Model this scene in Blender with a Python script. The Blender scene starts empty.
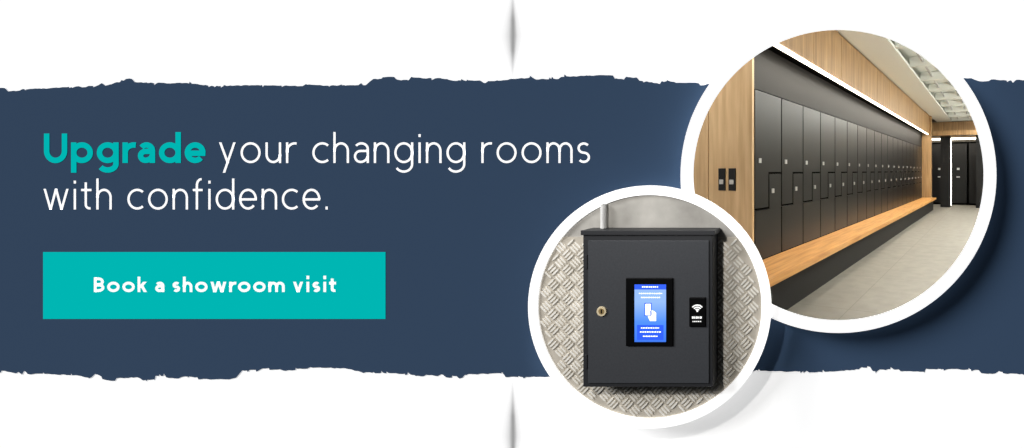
import bpy, bmesh, math, random
from mathutils import Vector
random.seed(7)
F=420.0; PX,PY=838.0,171.0; D=4.2; EYE=1.667
sc=bpy.context.scene
sc.view_settings.view_transform='Standard'
try: sc.view_settings.look='None'
except Exception: pass

def lin(c):
    return tuple(((v/255)/12.92 if v/255<=0.04045 else ((v/255+0.055)/1.055)**2.4) for v in c)
def mat(name,rgb,rough=.6,metal=0,em=None,es=0,linear=False,spec=.5):
    m=bpy.data.materials.new(name); m.use_nodes=True
    b=m.node_tree.nodes['Principled BSDF']
    c=rgb if linear else lin(rgb)
    b.inputs['Base Color'].default_value=(*c,1)
    b.inputs['Roughness'].default_value=rough
    b.inputs['Metallic'].default_value=metal
    b.inputs['Specular IOR Level'].default_value=spec
    if em is not None:
        b.inputs['Emission Color'].default_value=(*lin(em),1)
        b.inputs['Emission Strength'].default_value=es
    return m
def noise_mat(name,c1,c2,scale,rough=.6,metal=0,stretch=(1,1,1),rot=0,detail=6,bump=0,spec=.5,lo=.3,hi=.7):
    m=mat(name,c1,rough,metal,spec=spec); nt=m.node_tree; b=nt.nodes['Principled BSDF']
    tc=nt.nodes.new('ShaderNodeTexCoord'); m1=nt.nodes.new('ShaderNodeMapping'); m2=nt.nodes.new('ShaderNodeMapping')
    m1.inputs['Rotation'].default_value=(0,0,rot); m2.inputs['Scale'].default_value=stretch
    n=nt.nodes.new('ShaderNodeTexNoise'); n.inputs['Scale'].default_value=scale; n.inputs['Detail'].default_value=detail
    r=nt.nodes.new('ShaderNodeValToRGB'); r.color_ramp.elements[0].position=lo; r.color_ramp.elements[1].position=hi
    r.color_ramp.elements[0].color=(*lin(c1),1); r.color_ramp.elements[1].color=(*lin(c2),1)
    l=nt.links.new
    l(tc.outputs['Object'],m1.inputs[0]); l(m1.outputs[0],m2.inputs[0]); l(m2.outputs[0],n.inputs['Vector'])
    l(n.outputs['Fac'],r.inputs[0]); l(r.outputs[0],b.inputs['Base Color'])
    if bump:
        bp=nt.nodes.new('ShaderNodeBump'); bp.inputs['Strength'].default_value=bump; bp.inputs['Distance'].default_value=.01
        l(n.outputs['Fac'],bp.inputs['Height']); l(bp.outputs[0],b.inputs['Normal'])
    return m

class MB:
    def __init__(s): s.v=[];s.f=[];s.m=[]
    def add(s,vs,fs,mi=0):
        o=len(s.v); s.v+= [tuple(p) for p in vs]
        for f in fs: s.f.append([i+o for i in f]); s.m.append(mi)
    def prism(s,a,b,mi=0):   # two matching loops
        n=len(a); s.add(list(a)+list(b),[list(range(n)),list(range(2*n-1,n-1,-1))]+[[i,i+n,(i+1)%n+n,(i+1)%n] for i in range(n)],mi)
    def obj(s,name,mats,parent=None,bevel=0,smooth=False):
        me=bpy.data.meshes.new(name); me.from_pydata(s.v,[],s.f)
        for m in mats: me.materials.append(m)
        for p,mi in zip(me.polygons,s.m): p.material_index=mi; p.use_smooth=smooth
        bm=bmesh.new(); bm.from_mesh(me); bmesh.ops.recalc_face_normals(bm,faces=bm.faces); bm.to_mesh(me); bm.free()
        o=bpy.data.objects.new(name,me); sc.collection.objects.link(o)
        if parent: o.parent=parent
        if bevel:
            b=o.modifiers.new('bevel','BEVEL'); b.width=bevel; b.segments=3; b.limit_method='ANGLE'
        return o
def empty(name):
    e=bpy.data.objects.new(name,None); sc.collection.objects.link(e); return e
def P(px,py,lift=0.0):
    y=D-lift
    return ((px-PX)/F*y, y, EYE+(PY-py)/F*y)
th=math.atan2(152,420); cs,sn=math.cos(th),math.sin(th)
def L(x,y,z): return (x*cs+y*sn, -x*sn+y*cs, z)
def rbox(mb,x0,x1,y0,y1,z0,z1,mi=0):
    a=[L(x0,y0,z0),L(x1,y0,z0),L(x1,y1,z0),L(x0,y1,z0)]
    b=[L(x0,y0,z1),L(x1,y0,z1),L(x1,y1,z1),L(x0,y1,z1)]
    mb.prism(a,b,mi)
def front_dims(x0,x1,y0,y1,lift):
    a=P(x0,y0,lift); b=P(x1,y1,lift); return a[0],b[0],b[2],a[2]
def pbox(mb,x0,x1,y0,y1,lb,lf,mi=0):
    X0,X1,Z0,Z1=front_dims(x0,x1,y0,y1,lf); Yb,Yf=D-lb,D-lf
    mb.prism([(X0,Yf,Z0),(X1,Yf,Z0),(X1,Yf,Z1),(X0,Yf,Z1)],[(X0,Yb,Z0),(X1,Yb,Z0),(X1,Yb,Z1),(X0,Yb,Z1)],mi)
def ppoly(mb,pts,lb,lf,mi=0):
    a=[P(x,y,lf) for x,y in pts]; b=[(p[0],D-lb,p[2]) for p in a]; mb.prism(a,b,mi)

# ---------------------------------------------------------------- flat graphics
m_white=mat('white_glow_print',(250,250,250),.9,em=(255,255,255),es=.535,spec=0)  # no lamp: emission added so board and frames read full white
m_navy=mat('navy_print',(.063,.110,.196),.95,linear=True,spec=0)
def tri_face(name,pts,lift,m):
    bm=bmesh.new(); vs=[bm.verts.new(P(x,y,lift)) for x,y in pts]; f=bm.faces.new(vs)
    bmesh.ops.recalc_face_normals(bm,faces=bm.faces)
    me=bpy.data.meshes.new(name); bm.to_mesh(me); bm.free(); me.materials.append(m)
    for p in me.polygons:
        if p.normal.y>0: p.flip()
    o=bpy.data.objects.new(name,me); sc.collection.objects.link(o); return o
CX,CY,RI,RO,RH=838.5,175.0,145.0,158.0,151.0
BX0,BX1,BY0,BY1=-70,1100,-60,510
angs=[2*math.pi*i/128 for i in range(128)]
for cx,cy in ((BX0,BY0),(BX1,BY0),(BX1,BY1),(BX0,BY1)): angs.append(math.atan2(cy-CY,cx-CX)%(2*math.pi))
angs=sorted(angs)
inn=[];out=[]
for a in angs:
    c,s=math.cos(a),math.sin(a); inn.append((CX+RH*c,CY+RH*s))
    t=1e9
    if c>1e-9: t=min(t,(BX1-CX)/c)
    if c<-1e-9: t=min(t,(BX0-CX)/c)
    if s>1e-9: t=min(t,(BY1-CY)/s)
    if s<-1e-9: t=min(t,(BY0-CY)/s)
    out.append((CX+t*c,CY+t*s))
n=len(angs); mb=MB()
V=[P(x,y,0) for x,y in inn]+[P(x,y,0) for x,y in out]; V+=[(p[0],p[1]+.03,p[2]) for p in V]
fs=[]
for i in range(n):
    j=(i+1)%n
    fs+=[[i,j,n+j,n+i],[2*n+i,3*n+i,3*n+j,2*n+j],[i,2*n+i,2*n+j,j],[n+i,n+j,3*n+j,3*n+i]]
mb.add(V,fs); mb.obj('wall_front',[m_white])

def interp(cp,x):
    for (x0,y0),(x1,y1) in zip(cp,cp[1:]):
        if x0<=x<=x1: return y0+(y1-y0)*(x-x0)/(x1-x0)
    return cp[-1][1]
def torn(cp,x0,x1,seed):
    rnd=random.Random(seed); pts=[];x=x0;cur=0
    while x<x1-1:
        y=interp(cp,x); r=rnd.random()
        if r<.17: cur=rnd.uniform(-2.0,2.0)
        pts.append((x,y+cur+rnd.uniform(-.4,.4)))
        if r>.90: pts.append((x+.4,y+cur+rnd.uniform(1.0,2.4)*rnd.choice((-1,1))))
        x+=rnd.uniform(1.4,3.8)
    pts.append((x1,interp(cp,x1))); return pts
top=[(-70,91),(0,89.5),(50,87.5),(105,84),(118,80.5),(185,82),(215,85),(260,84),(330,86),(366,85),(372,79),(440,79),(455,81.5),(490,81),(545,78),(610,77),(640,79),(662,83),(720,84),(990,80),(1024,82),(1100,82)]
bot=[(-70,371),(0,372),(60,374),(95,376),(110,380),(165,377),(200,379),(236,378),(242,371),(300,368),(345,367),(365,372),(400,373),(450,377),(500,375),(545,376),(640,372),(740,371),(790,373),(850,369),(900,370),(960,371),(1024,374),(1100,373)]
tt=torn(top,-70,1100,3); bt=torn(bot,-70,1100,9)
cxs=[CX-RH*math.cos(math.pi*i/80) for i in range(81)]
xs=sorted(set([round(p[0],3) for p in tt+bt]+[round(v,3) for v in cxs]))
xs=[x for x in xs if -70<=x<=1100]
mb=MB()
def quad(xa,xb,ta,tb,ba,bb):
    if ba-ta<.01 and bb-tb<.01: return
    mb.add([P(xa,ta,.004),P(xb,tb,.004),P(xb,max(tb,bb),.004),P(xa,max(ta,ba),.004)],[[0,1,2,3]])
for xa,xb in zip(xs,xs[1:]):
    if xb-xa<1e-4: continue
    ta,tb,ba,bb=interp(tt,xa),interp(tt,xb),interp(bt,xa),interp(bt,xb)
    xm=(xa+xb)/2
    if abs(xm-CX)<RH:
        sa=math.sqrt(max(0,RH**2-(xa-CX)**2)); sb=math.sqrt(max(0,RH**2-(xb-CX)**2))
        quad(xa,xb,ta,tb,CY-sa,CY-sb); quad(xa,xb,CY+sa,CY+sb,ba,bb)
    else: quad(xa,xb,ta,tb,ba,bb)
o=mb.obj('torn_edge_banner',[m_navy])
for p in o.data.polygons:
    if p.normal.y>0: p.flip()

def fold_shade(name,y0,y1,peak,wid):  # fold shadow painted as a grey gradient into colour and emission of a flat strip
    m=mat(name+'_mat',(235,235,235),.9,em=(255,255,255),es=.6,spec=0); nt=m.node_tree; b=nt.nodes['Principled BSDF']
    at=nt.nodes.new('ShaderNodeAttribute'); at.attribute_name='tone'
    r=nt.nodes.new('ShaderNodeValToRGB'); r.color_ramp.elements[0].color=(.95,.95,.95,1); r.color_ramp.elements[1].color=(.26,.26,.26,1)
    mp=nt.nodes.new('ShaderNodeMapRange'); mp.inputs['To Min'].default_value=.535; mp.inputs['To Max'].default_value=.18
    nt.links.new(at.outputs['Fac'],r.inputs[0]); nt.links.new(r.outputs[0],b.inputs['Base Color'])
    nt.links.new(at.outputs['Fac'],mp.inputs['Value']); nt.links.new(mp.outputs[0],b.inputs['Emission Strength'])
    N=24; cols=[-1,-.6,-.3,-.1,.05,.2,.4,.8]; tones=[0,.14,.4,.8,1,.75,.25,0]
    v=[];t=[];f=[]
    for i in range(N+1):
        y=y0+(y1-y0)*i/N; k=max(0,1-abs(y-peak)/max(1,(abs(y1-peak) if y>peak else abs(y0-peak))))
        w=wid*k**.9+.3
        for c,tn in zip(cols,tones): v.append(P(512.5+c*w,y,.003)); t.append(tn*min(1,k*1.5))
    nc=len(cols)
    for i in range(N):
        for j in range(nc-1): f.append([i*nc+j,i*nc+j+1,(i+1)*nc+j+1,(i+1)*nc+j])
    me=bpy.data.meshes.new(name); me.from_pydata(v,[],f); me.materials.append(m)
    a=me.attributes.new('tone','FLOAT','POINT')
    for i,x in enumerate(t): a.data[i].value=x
    o=bpy.data.objects.new(name,me); sc.collection.objects.link(o)
fold_shade('painted_fold_shade',-14,78,36,13); fold_shade('painted_fold_shade.001',378,480,436,13)

# ---------------------------------------------------------------- lettering
def arc(cx,cy,rx,ry,a0,a1,n=22):
    return [(cx+rx*math.cos(math.radians(a0+(a1-a0)*i/n)),cy+ry*math.sin(math.radians(a0+(a1-a0)*i/n))) for i in range(n+1)]
def glyph(ch,w):
    h=w/2; xh=.70; asc=1.05; ds=-.33; S=[]; p=lambda q:S.append(('p',q)); d=lambda a,b:S.append(('d',a,b))
    ry=xh/2-h; my=xh/2
    if ch=='o': W=.72; p(arc(W/2,my,W/2-h,ry+.005,0,360,40))
    elif ch in 'nh':
        W=.56; p([(h,0),(h,xh if ch=='n' else asc)]); p([(h,xh-h-.26)]+arc(W/2,xh-h-.25,W/2-h,.255,180,0)+[(W-h,0)])
    elif ch=='m':
        W=.94; r=(W/2-h)/2; p([(h,0),(h,xh)])
        for c in (h+r,W/2+r): p([(c-r,xh-h-.26)]+arc(c,xh-h-.23,r,.235,180,0)+[(c+r,0)])
    elif ch=='u': W=.56; p([(h,xh)]+arc(W/2,h+.25,W/2-h,.255,180,360)); p([(W-h,xh),(W-h,0)])
    elif ch=='U': W=.72; p([(h,1)]+arc(W/2,h+.31,W/2-h,.315,180,360)+[(W-h,1)])
    elif ch=='r': W=.37; p([(h,0),(h,xh)]); p([(h,.35)]+arc(.30+h*.6,xh-h-.25,.30-h*.4,.255,180,78,12))
    elif ch=='a':
        W=.54; p(arc(W/2,xh-h-.19,W/2-h,.195,145,0)+[(W-h,0)]); t=.42-h*.25; cy=(t+h)/2-.002; r=(t-h)/2
        p([(W-h,t)]+arc(.24,cy,.24-h,r,90,270)+arc(.24,cy+.05,W-h-.24,r+.05,270,345,10))
    elif ch in 'dbpgq':
        W=.68; right=ch in 'dg'; p(arc(W/2,my,W/2-h,ry+.005,0,360,40)); x=W-h if right else h
        if ch in 'db': p([(x,0),(x,asc)])
        elif ch=='p': p([(x,ds),(x,xh)])
        else: p([(x,xh),(x,-.03)]+arc(W/2,-.03,W/2-h,.30-h,0,-148,18))
    elif ch=='e': W=.65; p(arc(W/2,my,W/2-h,ry+.005,0,318,34)); p([(h,my-h*.2),(W-h*.2,my-h*.2)])
    elif ch=='c': W=.58; p(arc(.36,my,.36-h,ry+.005,50,310,30))
    elif ch=='s':
        W=.45; r=(xh-w)/4; p(arc(W/2,xh-h-r,W/2-h,r,38,250,16)+arc(W/2,h+r,W/2-h,r,70,-142,16))
    elif ch=='y': W=.60; e=w*.55; d((e,xh),(W/2+.02,.0)); d((W-e,xh),(W/2-(W/2-e)*.47,ds))
    elif ch=='v': W=.60; e=w*.55; d((e,xh),(W/2,0)); d((W-e,xh),(W/2,0))
    elif ch=='w':
        W=.92; e=w*.55; d((e,xh),(.26,0)); d((W/2,xh),(.26,0)); d((W/2,xh),(W-.26,0)); d((W-e,xh),(W-.26,0))
    elif ch=='k': W=.56; p([(h,0),(h,asc)]); d((W-w*.7,xh),(h+.06,.32)); d((.16+h,.42),(W-w*.6,0))
    elif ch=='i': W=w*1.3; p([(W/2,0),(W/2,xh)]); p([(W/2,.88),(W/2,.88+w*1.25)])
    elif ch=='t': W=.38; p([(.17,.92),(.17,.2)]+arc(.17+.14,.16+h*.2,.14,.16-h*.8,180,285,10)); p([(0,xh-h),(W,xh-h)])
    elif ch=='f': W=.38; p([(.15,0),(.15,.8)]+arc(.15+.16,.82,.16,.23-h*.6,180,85,10)); p([(0,xh-h),(W-.02,xh-h)])
    elif ch=='B':
        W=.62; p([(h,0),(h,1)]); r1=(.5-h)/2
        p([(h,1-h)]+arc(W-.25-h,1-h-r1,.22,r1,90,-90,14)+[(h,.5)]); r2=.5/2-h/2
        p([(h,.5)]+arc(W-.27-h,h+r2-.0,.27,r2,90,-90,14)+[(h,h)])
    elif ch=='.': W=w*1.3; p([(W/2,0),(W/2,w*1.3)])
    else: W=.2
    return S,W
def lettering(name,text,x0,x1,base,cap,wpx,m,lift,gap=.15,space=.36):
    w=wpx/cap; lay=[];x=0
    for i,ch in enumerate(text):
        if ch==' ': x+=space-gap; continue
        S,W=glyph(ch,w)
        lay.append((S,x)); x+=W+gap
    tot=(x-gap)*cap; k=(x1-x0)/tot; print(name,'xscale',round(k,3))
    mb=MB(); h=wpx/2
    for S,ox in lay:
        T=lambda q:(x0+(q[0]+ox)*cap*k, base-q[1]*cap)
        for s in S:
            if s[0]=='d':
                a,b=T(s[1]),T(s[2]); ln=math.hypot(a[0]-b[0],a[1]-b[1]); hw=h*ln/abs(a[1]-b[1])
                mb.add([P(a[0]-hw,a[1],lift),P(a[0]+hw,a[1],lift),P(b[0]+hw,b[1],lift),P(b[0]-hw,b[1],lift)],[[0,1,2,3]])
            else:
                q=[T(z) for z in s[1]]; q=[z for i,z in enumerate(q) if i==0 or math.hypot(z[0]-q[i-1][0],z[1]-q[i-1][1])>1e-4]
                n=len(q); ls=[]; closed=math.hypot(q[0][0]-q[-1][0],q[0][1]-q[-1][1])<1e-3 and n>4
                for i in range(n):
                    A=q[i-1] if i>0 else (q[-2] if closed else q[0]); B=q[i+1] if i<n-1 else (q[1] if closed else q[-1])
                    tx,ty=B[0]-A[0],B[1]-A[1]; l=math.hypot(tx,ty) or 1; nx,ny=-ty/l,tx/l
                    ls+=[P(q[i][0]+nx*h,q[i][1]+ny*h,lift),P(q[i][0]-nx*h,q[i][1]-ny*h,lift)]
                mb.add(ls,[[2*i,2*i+1,2*i+3,2*i+2] for i in range(n-1)])
    o=mb.obj(name,[m])
    for p in o.data.polygons:
        if p.normal.y>0: p.flip()
    return o
m_teal=mat('teal_glow_print',(0,90,88),.9,em=(0,180,177),es=.91,spec=0)  # brightness put in as emission; the button and headline are no lamps
m_text=mat('white_glow_lettering',(243,243,243),.9,em=(255,255,255),es=.62,spec=0)  # letters given a glow in place of lamp light
lettering('headline_bold_lettering','Upgrade',43.5,206,163,29.5,5.5,m_teal,.006,gap=.09)
lettering('headline_lettering','your changing rooms',219,590,163,29.5,2.3,m_text,.006,gap=.18,space=.58)
lettering('subheadline_lettering','with confidence.',43.5,328,209.5,29.5,2.3,m_text,.006,gap=.18,space=.58)
tri_face('call_to_action_button',[(43,252),(385.5,252),(385.5,319),(43,319)],.006,m_teal)
lettering('button_lettering','Book a showroom visit',93.5,336,292,14.6,2.75,m_text,.008,gap=.12,space=.42)

# ---------------------------------------------------------------- round frames
def ring(name,cx,cy,ri,ro,rib,lb,lf,m):
    N=160; mb=MB(); V=[]
    for (r,l) in ((ri,lf),(ro,lf)):
        for i in range(N): a=2*math.pi*i/N; V.append(P(cx+r*math.cos(a),cy+r*math.sin(a),l))
    for i in range(N): q=V[N+i]; V.append((q[0],D-lb,q[2]))
    for i in range(N):
        c=P(cx,cy,lf); q=V[i]; s=rib/ri
        V.append((c[0]+(q[0]-c[0])*s,D-lb,c[2]+(q[2]-c[2])*s))
    fs=[]
    for i in range(N):
        j=(i+1)%N
        fs+=[[i,j,N+j,N+i],[N+i,N+j,2*N+j,2*N+i],[2*N+i,2*N+j,3*N+j,3*N+i],[3*N+i,3*N+j,j,i]]
    mb.add(V,fs); return mb.obj(name,[m])
ring('round_window_frame',CX,CY,RI,RO,RI+8.5,0.005,.19,m_white)
SX,SY=649.5,307.0
K=.07   # stand-off of the small round panel
cab=empty('round_display_panel')
o=ring('rim',SX,SY,112,121.5,112,.145+K,.175+K,m_white); o.parent=cab

# ---------------------------------------------------------------- small circle
m_conc=noise_mat('concrete',(150,147,141),(198,195,188),2.4,.9,stretch=(1,1,1),detail=9,bump=.2)
m_plate=noise_mat('tread_plate_metal',(170,163,150),(214,206,192),3,.5,.1,detail=4)
m_bar=noise_mat('tread_bar_metal',(236,231,220),(255,252,245),6,.35,.1)
def circ(cx,cy,r,n=96,a0=0,a1=2*math.pi): return [(cx+r*math.cos(a0+(a1-a0)*i/n),cy+r*math.sin(a0+(a1-a0)*i/n)) for i in range(n)]
mb=MB(); ppoly(mb,circ(SX,SY,114),.14+K,.150+K); mb.obj('concrete_backing',[m_conc],cab)
mb=MB(); ppoly(mb,circ(SX,SY,70),.005,.139+K); mb.obj('mounting_hub',[m_white],cab)
yt=237; aa=math.asin((yt-SY)/113.5)
pl=[(SX+113.5*math.cos(t),SY+113.5*math.sin(t)) for t in [aa+(math.pi-2*aa)*i/80 for i in range(81)]]
mb=MB(); ppoly(mb,pl,.1495+K,.158+K); mb.obj('tread_plate',[m_plate],cab)
mb=MB(); cell=10.5
for i in range(-12,13):
    for j in range(-12,13):
        x=SX+(i*cell)*math.cos(math.pi/4)-(j*cell)*math.sin(math.pi/4); y=SY+(i*cell)*math.sin(math.pi/4)+(j*cell)*math.cos(math.pi/4)
        a=math.pi/4+(math.pi/2 if (i+j)%2 else 0)
        for k in range(3):
            o_=(k-1)*3.3; bx=x-math.sin(a)*o_; by=y+math.cos(a)*o_; hl=4.7
            if math.hypot(bx-SX,by-SY)>108 or by<yt+4: continue
            if 592<bx<700 and 245<by<378: continue
            ca,sa=math.cos(a),math.sin(a)
            q=[(-hl,0),(-hl*.6,-.85),(hl*.6,-.85),(hl,0),(hl*.6,.85),(-hl*.6,.85)]
            ppoly(mb,[(bx+u*ca-v*sa,by+u*sa+v*ca) for u,v in q],.157+K,.167+K)
mb.obj('tread_bars',[m_bar],cab)
def cyl(mb,cx,cy,r,lb,lf,mi=0,n=28): ppoly(mb,circ(cx,cy,r,n),lb,lf,mi)
N=18; mb=MB()
top_=P(603.5,204,.19+K); bo_=P(603.5,238,.19+K); rr=.026
A=[(top_[0]+rr*math.cos(2*math.pi*i/N),top_[1]+rr*math.sin(2*math.pi*i/N),top_[2]) for i in range(N)]
B=[(q[0],q[1],bo_[2]) for q in A]; mb.prism(A,B)
mb.obj('conduit_pipe',[mat('conduit_grey',(212,212,210),.5)],cab)

cb=empty('access_control_cabinet')
m_cab=noise_mat('cabinet_powder_coat',(54,56,60),(60,62,66),60,.55,detail=2,spec=.35)
m_cabd=mat('cabinet_edge',(40,41,44),.5,spec=.35); m_blk=mat('black_plastic',(8,8,9),.3,spec=.3)
lf=.335+K; lb=.158+K
mb=MB(); pbox(mb,583,712.5,235,387,lb,lf); mb.obj('body',[m_cabd],cb,.006)
mb=MB(); pbox(mb,580.5,714.5,230.5,235.2,lb,lf+.015); mb.obj('top_lip',[m_cabd],cb,.004)
mb=MB(); pbox(mb,588,709,240.5,383.5,lf-.005,lf+.010); mb.obj('door',[m_cab],cb,.005)
L0=lf+.010
mb=MB()
for yy in (262,362): pbox(mb,584.3,587,yy-7,yy+7,lf-.01,lf+.008)
mb.obj('hinges',[m_cabd],cb,.002)
m_brass=mat('brass_key_lock',(235,218,182),.35,.3)
mb=MB(); cyl(mb,601.3,311.5,4.8,L0-.002,L0+.012); mb.obj('lock_barrel',[m_brass],cb,.002)
mb=MB(); cyl(mb,601.3,311.5,3.0,L0+.01,L0+.0135); pbox(mb,600.6,602,309.5,313.5,L0+.013,L0+.0145,1); mb.obj('keyway',[mat('lock_face',(170,145,100),.35,.4),m_blk],cb)
mb=MB(); pbox(mb,625.5,673,278,346.5,L0-.002,L0+.014); mb.obj('display_bezel',[m_blk],cb,.012)
ms=bpy.data.materials.new('display_screen'); ms.use_nodes=True; nt=ms.node_tree; b=nt.nodes['Principled BSDF']
tc=nt.nodes.new('ShaderNodeTexCoord'); sp=nt.nodes.new('ShaderNodeSeparateXYZ'); r=nt.nodes.new('ShaderNodeValToRGB')
nt.links.new(tc.outputs['Generated'],sp.inputs[0]); nt.links.new(sp.outputs['Z'],r.inputs[0])
e=r.color_ramp.elements; e[0].color=(*lin((58,120,240)),1); e[1].color=(*lin((150,190,255)),1)
x_=e.new(.35); x_.color=(*lin((80,145,255)),1); x_=e.new(.7); x_.color=(*lin((150,190,255)),1)
nt.links.new(r.outputs[0],b.inputs['Emission Color']); b.inputs['Emission Strength'].default_value=1.05; b.inputs['Base Color'].default_value=(.01,.01,.02,1); b.inputs['Roughness'].default_value=.3
L1=L0+.014
mb=MB(); pbox(mb,634.5,666,284.5,342,L1-.002,L1+.001); mb.obj('screen',[ms],cb)
m_ico=mat('screen_icon_white',(240,245,255),.5,em=(250,252,255),es=1.0)
m_icb=mat('screen_icon_blue',(30,70,200),.5,em=(35,80,215),es=.8)
mb=MB(); l0,l1=L1+.0005,L1+.002
def outline(x0,x1,y0,y1,t,mi=0):
    pbox(mb,x0,x1,y0,y0+t,l0,l1+.001,mi);pbox(mb,x0,x1,y1-t,y1,l0,l1+.001,mi);pbox(mb,x0,x0+t,y0,y1,l0,l1+.001,mi);pbox(mb,x1-t,x1,y0,y1,l0,l1+.001,mi)
pbox(mb,634.5,666,284.5,289.5,l0,l0+.0008,1)            # title bar
pbox(mb,644.5,651.5,303,316,l0,l1,0); outline(644.5,651.5,303,316,.8,1); pbox(mb,646,650,305.5,306.3,l1,l1+.001,1)
ppoly(mb,[(648,311),(649.5,309.5),(654,311),(656,313),(656,321),(650,321),(648,317)],l0,l1+.001,0)
for k in (650.2,651.8,653.4): pbox(mb,k,k+.5,310.5,315,l1+.001,l1+.002,1)
pbox(mb,637,663.5,325,340,l0,l0+.0008,1)
for (a,b_,y,t) in ((642,658,286.4,1.1),(639,662,293,1),(641,660,297,1),(641,659,327.5,1),(640,661,331.5,1),(643,658,335.8,1)):
    x=a
    while x<b_:
        w=random.uniform(1.0,2.4); pbox(mb,x,min(b_,x+w),y,y+t,l0+.0008,l1+.001); x+=w+.7
mb.obj('screen_graphics',[m_ico,m_icb],cb)
mb=MB(); pbox(mb,689,705.5,297.5,327,L0-.002,L0+.014); mb.obj('card_reader',[m_blk],cb,.006)
mb=MB(); l0,l1=L0+.013,L0+.0155
for rr_ in (2.2,4.3,6.4):
    oo=[(697.3+(rr_+.6)*math.cos(t),311.5+(rr_+.6)*math.sin(t)) for t in [math.radians(-140+100*i/12) for i in range(13)]]
    ii=[(697.3+(rr_-.6)*math.cos(t),311.5+(rr_-.6)*math.sin(t)) for t in [math.radians(-140+100*i/12) for i in range(13)]]
    for i in range(12): ppoly(mb,[oo[i],oo[i+1],ii[i+1],ii[i]],l0,l1)
cyl(mb,697.3,311,1.0,l0,l1)
x=692
for w in (1.6,1.1,1.8,1.0,1.8): pbox(mb,x,x+w,316.5,318.7,l0,l1); x+=w+.6
x=692.5
for w in (1,1.4,1,1.6,1.2): pbox(mb,x,x+w,321,322,l0,l1); x+=w+.6
mb.obj('contactless_symbol',[mat('symbol_white',(235,235,235),.5,em=(255,255,255),es=.5)],cb)

# ---------------------------------------------------------------- changing room
m_oak=noise_mat('oak_panel',(146,112,72),(186,150,104),3.2,.5,stretch=(5,5,.35),detail=8,rot=th)
m_oakl=noise_mat('oak_light_panel',(190,154,108),(218,186,140),3.2,.5,stretch=(5,5,.35),detail=8,rot=th)
m_oakb=noise_mat('oak_bench',(184,124,62),(224,168,98),3.2,.4,stretch=(7,.5,7),detail=8,rot=th)
m_lock=mat('locker_laminate',(14,14,14),.36,spec=.35); m_gap=mat('groove_black',(1,1,1),.9,spec=.05)
m_fas=mat('fascia_black',(23,22,21),.6,spec=.3); m_steel=mat('satin_steel',(190,190,188),.4,.3)
m_black=mat('matt_black_panel',(12,12,12),.6,spec=.3)
m_ceil=mat('ceiling_paint',(230,233,226),.85); m_wallp=mat('plaster',(150,146,136),.9)
m_led=mat('led_strip',(255,250,240),.5,em=(255,246,228),es=5)
mf=mat('floor_tiles',(150,142,128),.5); nt=mf.node_tree; b=nt.nodes['Principled BSDF']
tc=nt.nodes.new('ShaderNodeTexCoord'); mp=nt.nodes.new('ShaderNodeMapping'); mp.inputs['Rotation'].default_value=(0,0,th)
br=nt.nodes.new('ShaderNodeTexBrick'); br.offset=0; br.inputs['Scale'].default_value=1; br.inputs['Brick Width'].default_value=1.6; br.inputs['Row Height'].default_value=1.6
br.inputs['Mortar Size'].default_value=.006; br.inputs['Color1'].default_value=(*lin((130,126,117)),1); br.inputs['Color2'].default_value=(*lin((126,122,113)),1); br.inputs['Mortar'].default_value=(*lin((108,104,96)),1)
nz=nt.nodes.new('ShaderNodeTexNoise'); nz.inputs['Scale'].default_value=5; nz.inputs['Detail'].default_value=8
mx=nt.nodes.new('ShaderNodeMix'); mx.data_type='RGBA'; mx.blend_type='OVERLAY'; mx.inputs['Factor'].default_value=.3
l=nt.links.new; l(tc.outputs['Object'],mp.inputs[0]); l(mp.outputs[0],br.inputs['Vector']); l(mp.outputs[0],nz.inputs['Vector'])
l(br.outputs['Color'],mx.inputs[6]); l(nz.outputs['Fac'],mx.inputs[7]); l(mx.outputs[2],b.inputs['Base Color'])
ZB=.522; ZT=2.687; ZS=3.267; ZC=4.06
Y0=4.51; Y1=18.3; YB=21.9; CL=-2.76
def wpoly(name,pts,z0,z1,m):
    mb=MB(); mb.prism([(x,y,z0) for x,y in pts],[(x,y,z1) for x,y in pts]); return mb.obj(name,[m])
fp=[(-3.2,4.26),(4.2,4.26)]+[L(2.05,22.1,0)[:2],L(-6.1,22.1,0)[:2]]
wpoly('floor',fp,-.05,0,mf)
wpoly('ceiling',fp,ZC+.25,ZC+.3,m_ceil)
mb=MB(); rbox(mb,-6.1,2.05,YB,YB+.1,0,ZC+.25); mb.obj('wall_back',[m_wallp])
mb=MB(); rbox(mb,2.0,2.1,5.55,YB,0,ZC+.25); mb.obj('wall_right',[m_wallp])
mb=MB(); rbox(mb,-6.1,-6.0,6,YB,0,ZC+.25); mb.obj('wall_left',[m_wallp])
mb=MB()
rbox(mb,-3.40,CL,Y0,Y0+.05,0,ZC+.2)
rbox(mb,-4.2,-3.41,Y0,Y0+.05,0,ZC+.2)
mb.obj('oak_end_panel',[m_oakl],None,.003)
mb=MB()
for x in (-3.19,-3.04): 
    rbox(mb,x-.05,x+.05,Y0-.02,Y0-.001,1.42,1.70); rbox(mb,x-.03,x+.03,Y0-.03,Y0-.02,1.5,1.56,1)
mb.obj('door_lock_plate',[m_blk,m_steel],None,.004)
mb=MB(); y=Y0
while y<Y1+.1:
    y2=min(y+1.25,Y1+.15); rbox(mb,-2.55,-2.47,y,y2-.012,ZS,ZC); y=y2
rbox(mb,-3.3,-2.55,Y0+.05,Y1+.1,ZS+.02,ZC,1)
mb.obj('oak_bulkhead',[m_oak,m_gap])
mb=MB(); rbox(mb,-2.54,-2.495,Y0+.03,Y1,ZS-.04,ZS-.001); mb.obj('led_strip_light',[m_led])
mb=MB()
rbox(mb,-3.3,CL-.03,Y0+.055,Y1,0,ZT+.01,1)
rbox(mb,-3.3,CL-.01,Y0+.055,Y1,ZT+.015,ZS+.015,2)
def ldoor(pts):
    mb.prism([L(CL,y,z) for y,z in pts],[L(CL-.03,y,z) for y,z in pts],0)
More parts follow.
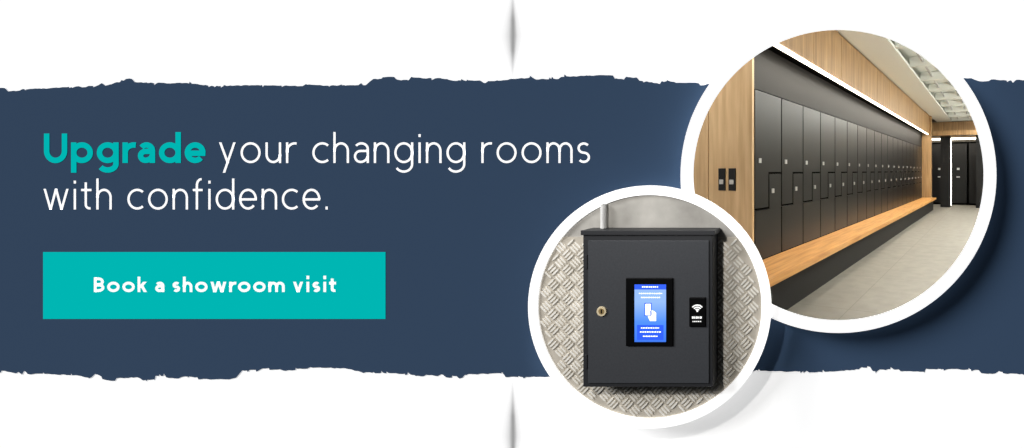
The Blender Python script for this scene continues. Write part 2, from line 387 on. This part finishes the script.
NC=19; W=(Y1-Y0-.06)/NC; g=.013; zA,zB=1.18,1.64
for i in range(NC):
    a=Y0+.06+i*W; c=a+W; md=a+W*.5
    ldoor([(a+g,zA+g),(md-g,zA+g),(md-g,zB+g),(c-g,zB+g),(c-g,ZT),(a+g,ZT)])
    ldoor([(a+g,ZB+.01),(c-g,ZB+.01),(c-g,zB-g),(md+g,zB-g),(md+g,zA-g),(a+g,zA-g)])
    for (yy,zz) in ((a+.12,1.80),(md+.1,1.40)):
        rbox(mb,CL,CL+.012,yy-.03,yy+.03,zz-.03,zz+.03,3)
mb.obj('locker_bank',[m_lock,m_gap,m_fas,m_steel])
mb=MB(); rbox(mb,CL+.005,-2.17,3.80,Y1+.1,ZB-.075,ZB); rbox(mb,CL+.005,-2.29,3.86,Y1+.05,0,ZB-.075,1)
mb.obj('oak_bench',[m_oakb,m_fas])
mb=MB(); rbox(mb,-3.3,-2.40,Y1+.15,Y1+.45,0,ZC+.2); mb.obj('oak_pier',[m_oak])
mb=MB(); x=-5.5
rbox(mb,-5.5,1.9,YB-.4,YB-.01,0,3.1,1)
while x<1.7:
    rbox(mb,x+.04,x+.84,YB-.57,YB-.4,.1,3.0,0)
    rbox(mb,x+.38,x+.50,YB-.59,YB-.57,1.72,1.82,2)
    rbox(mb,x+.36,x+.52,YB-.59,YB-.57,1.35,1.40,2)
    x+=.9
mb.obj('cubicle_doors',[m_black,m_gap,m_steel])
mb=MB(); x=-5.9
while x<1.8: rbox(mb,x,x+.94,YB-.8,YB-.1,3.28,ZC,0); x+=.95
mb.obj('oak_back_fascia',[m_oak])
mb=MB(); rbox(mb,-5.5,1.8,YB-.76,YB-.66,3.19,3.279); mb.obj('led_strip_light.001',[m_led])
mb=MB()
rbox(mb,-2.16,-1.72,19.9,20.3,0,3.27); rbox(mb,-.60,.1,19.9,20.3,0,3.27)
rbox(mb,-1.715,-1.69,20.2,20.25,.05,3.2,1)
mb.obj('black_pillars',[m_black,m_led])
mb=MB(); rbox(mb,-5.9,1.9,19.6,20.5,3.28,3.5); mb.obj('trim_1',[m_oak])
mb=MB()
rbox(mb,-2.45,-1.75,4.9,21,ZC,ZC+.06); rbox(mb,-.55,1.95,5.6,21,ZC,ZC+.06)
y=6.5
while y<21: rbox(mb,-1.75,-.55,y,y+.12,ZC+.02,ZC+.24); y+=1.6
mb.obj('ceiling_raft',[m_ceil],None,.004)
mb=MB()
for x in (-1.45,-.95): rbox(mb,x-.02,x+.02,5.2,21,ZC+.1,ZC+.14)
mb.obj('ceiling_rail',[m_steel])

# ---------------------------------------------------------------- lights
def area(name,loc,sx,sy,power,col=(1,.95,.86),rot=(0,0,-th)):
    ld=bpy.data.lights.new(name,'AREA'); ld.shape='RECTANGLE'; ld.size=sx; ld.size_y=sy; ld.energy=power; ld.color=col
    o=bpy.data.objects.new(name,ld); o.location=loc; o.rotation_euler=rot; sc.collection.objects.link(o)
for y in (6.5,10.5,14.5,18.0): area('added_ceiling_fill',L(.3,y,ZC-.02),.5,2.4,135,(1,.97,.92))  # added area lamps to light the room from above
area('cove_light',L(-2.4,11.4,ZS-.04),.05,13.6,120,(1,.92,.8))
area('cove_light',L(-.8,YB-1.2,3.2),5,.15,90,(1,.93,.82))
area('added_ceiling_uplight',L(1.2,12.5,3.3),.3,14,520,(.98,1,.96),(0,math.pi*.97,-th))  # added lamp facing up to brighten the ceiling; no cove built here
sd=Vector((1.5,1,-1.2)); S=.5*math.pi*sd.length
sun=bpy.data.lights.new('sun','SUN'); sun.energy=S; sun.angle=math.radians(26)
o=bpy.data.objects.new('sun',sun); o.rotation_euler=sd.to_track_quat('-Z','Y').to_euler(); o.location=(-4,-3,6); sc.collection.objects.link(o)
sp=bpy.data.lights.new('added_cabinet_spot','SPOT'); sp.energy=340; sp.spot_size=math.radians(35); sp.spot_blend=.15; sp.shadow_soft_size=.15; sp.color=(1,.98,.95)  # unseen fill spot added to brighten the small round panel; no fixture
o=bpy.data.objects.new('added_cabinet_spot',sp); o.location=(-2.1,.8,EYE+.9)
tgt=Vector(P(SX,SY,.15+K)); o.rotation_euler=(tgt-o.location).to_track_quat('-Z','Y').to_euler(); sc.collection.objects.link(o)
w=bpy.data.worlds.new('world'); sc.world=w; w.use_nodes=True; w.node_tree.nodes['Background'].inputs[0].default_value=(.9,.95,1,1); w.node_tree.nodes['Background'].inputs[1].default_value=.02
cam=bpy.data.cameras.new('camera'); cam.sensor_width=36; cam.sensor_fit='HORIZONTAL'; cam.lens=F*36/1024; cam.shift_x=-(PX-512)/1024; cam.shift_y=-(224-PY)/1024
cam.clip_start=.01
o=bpy.data.objects.new('camera',cam); o.location=(0,0,EYE); o.rotation_euler=(math.pi/2,0,0); sc.collection.objects.link(o); sc.camera=o
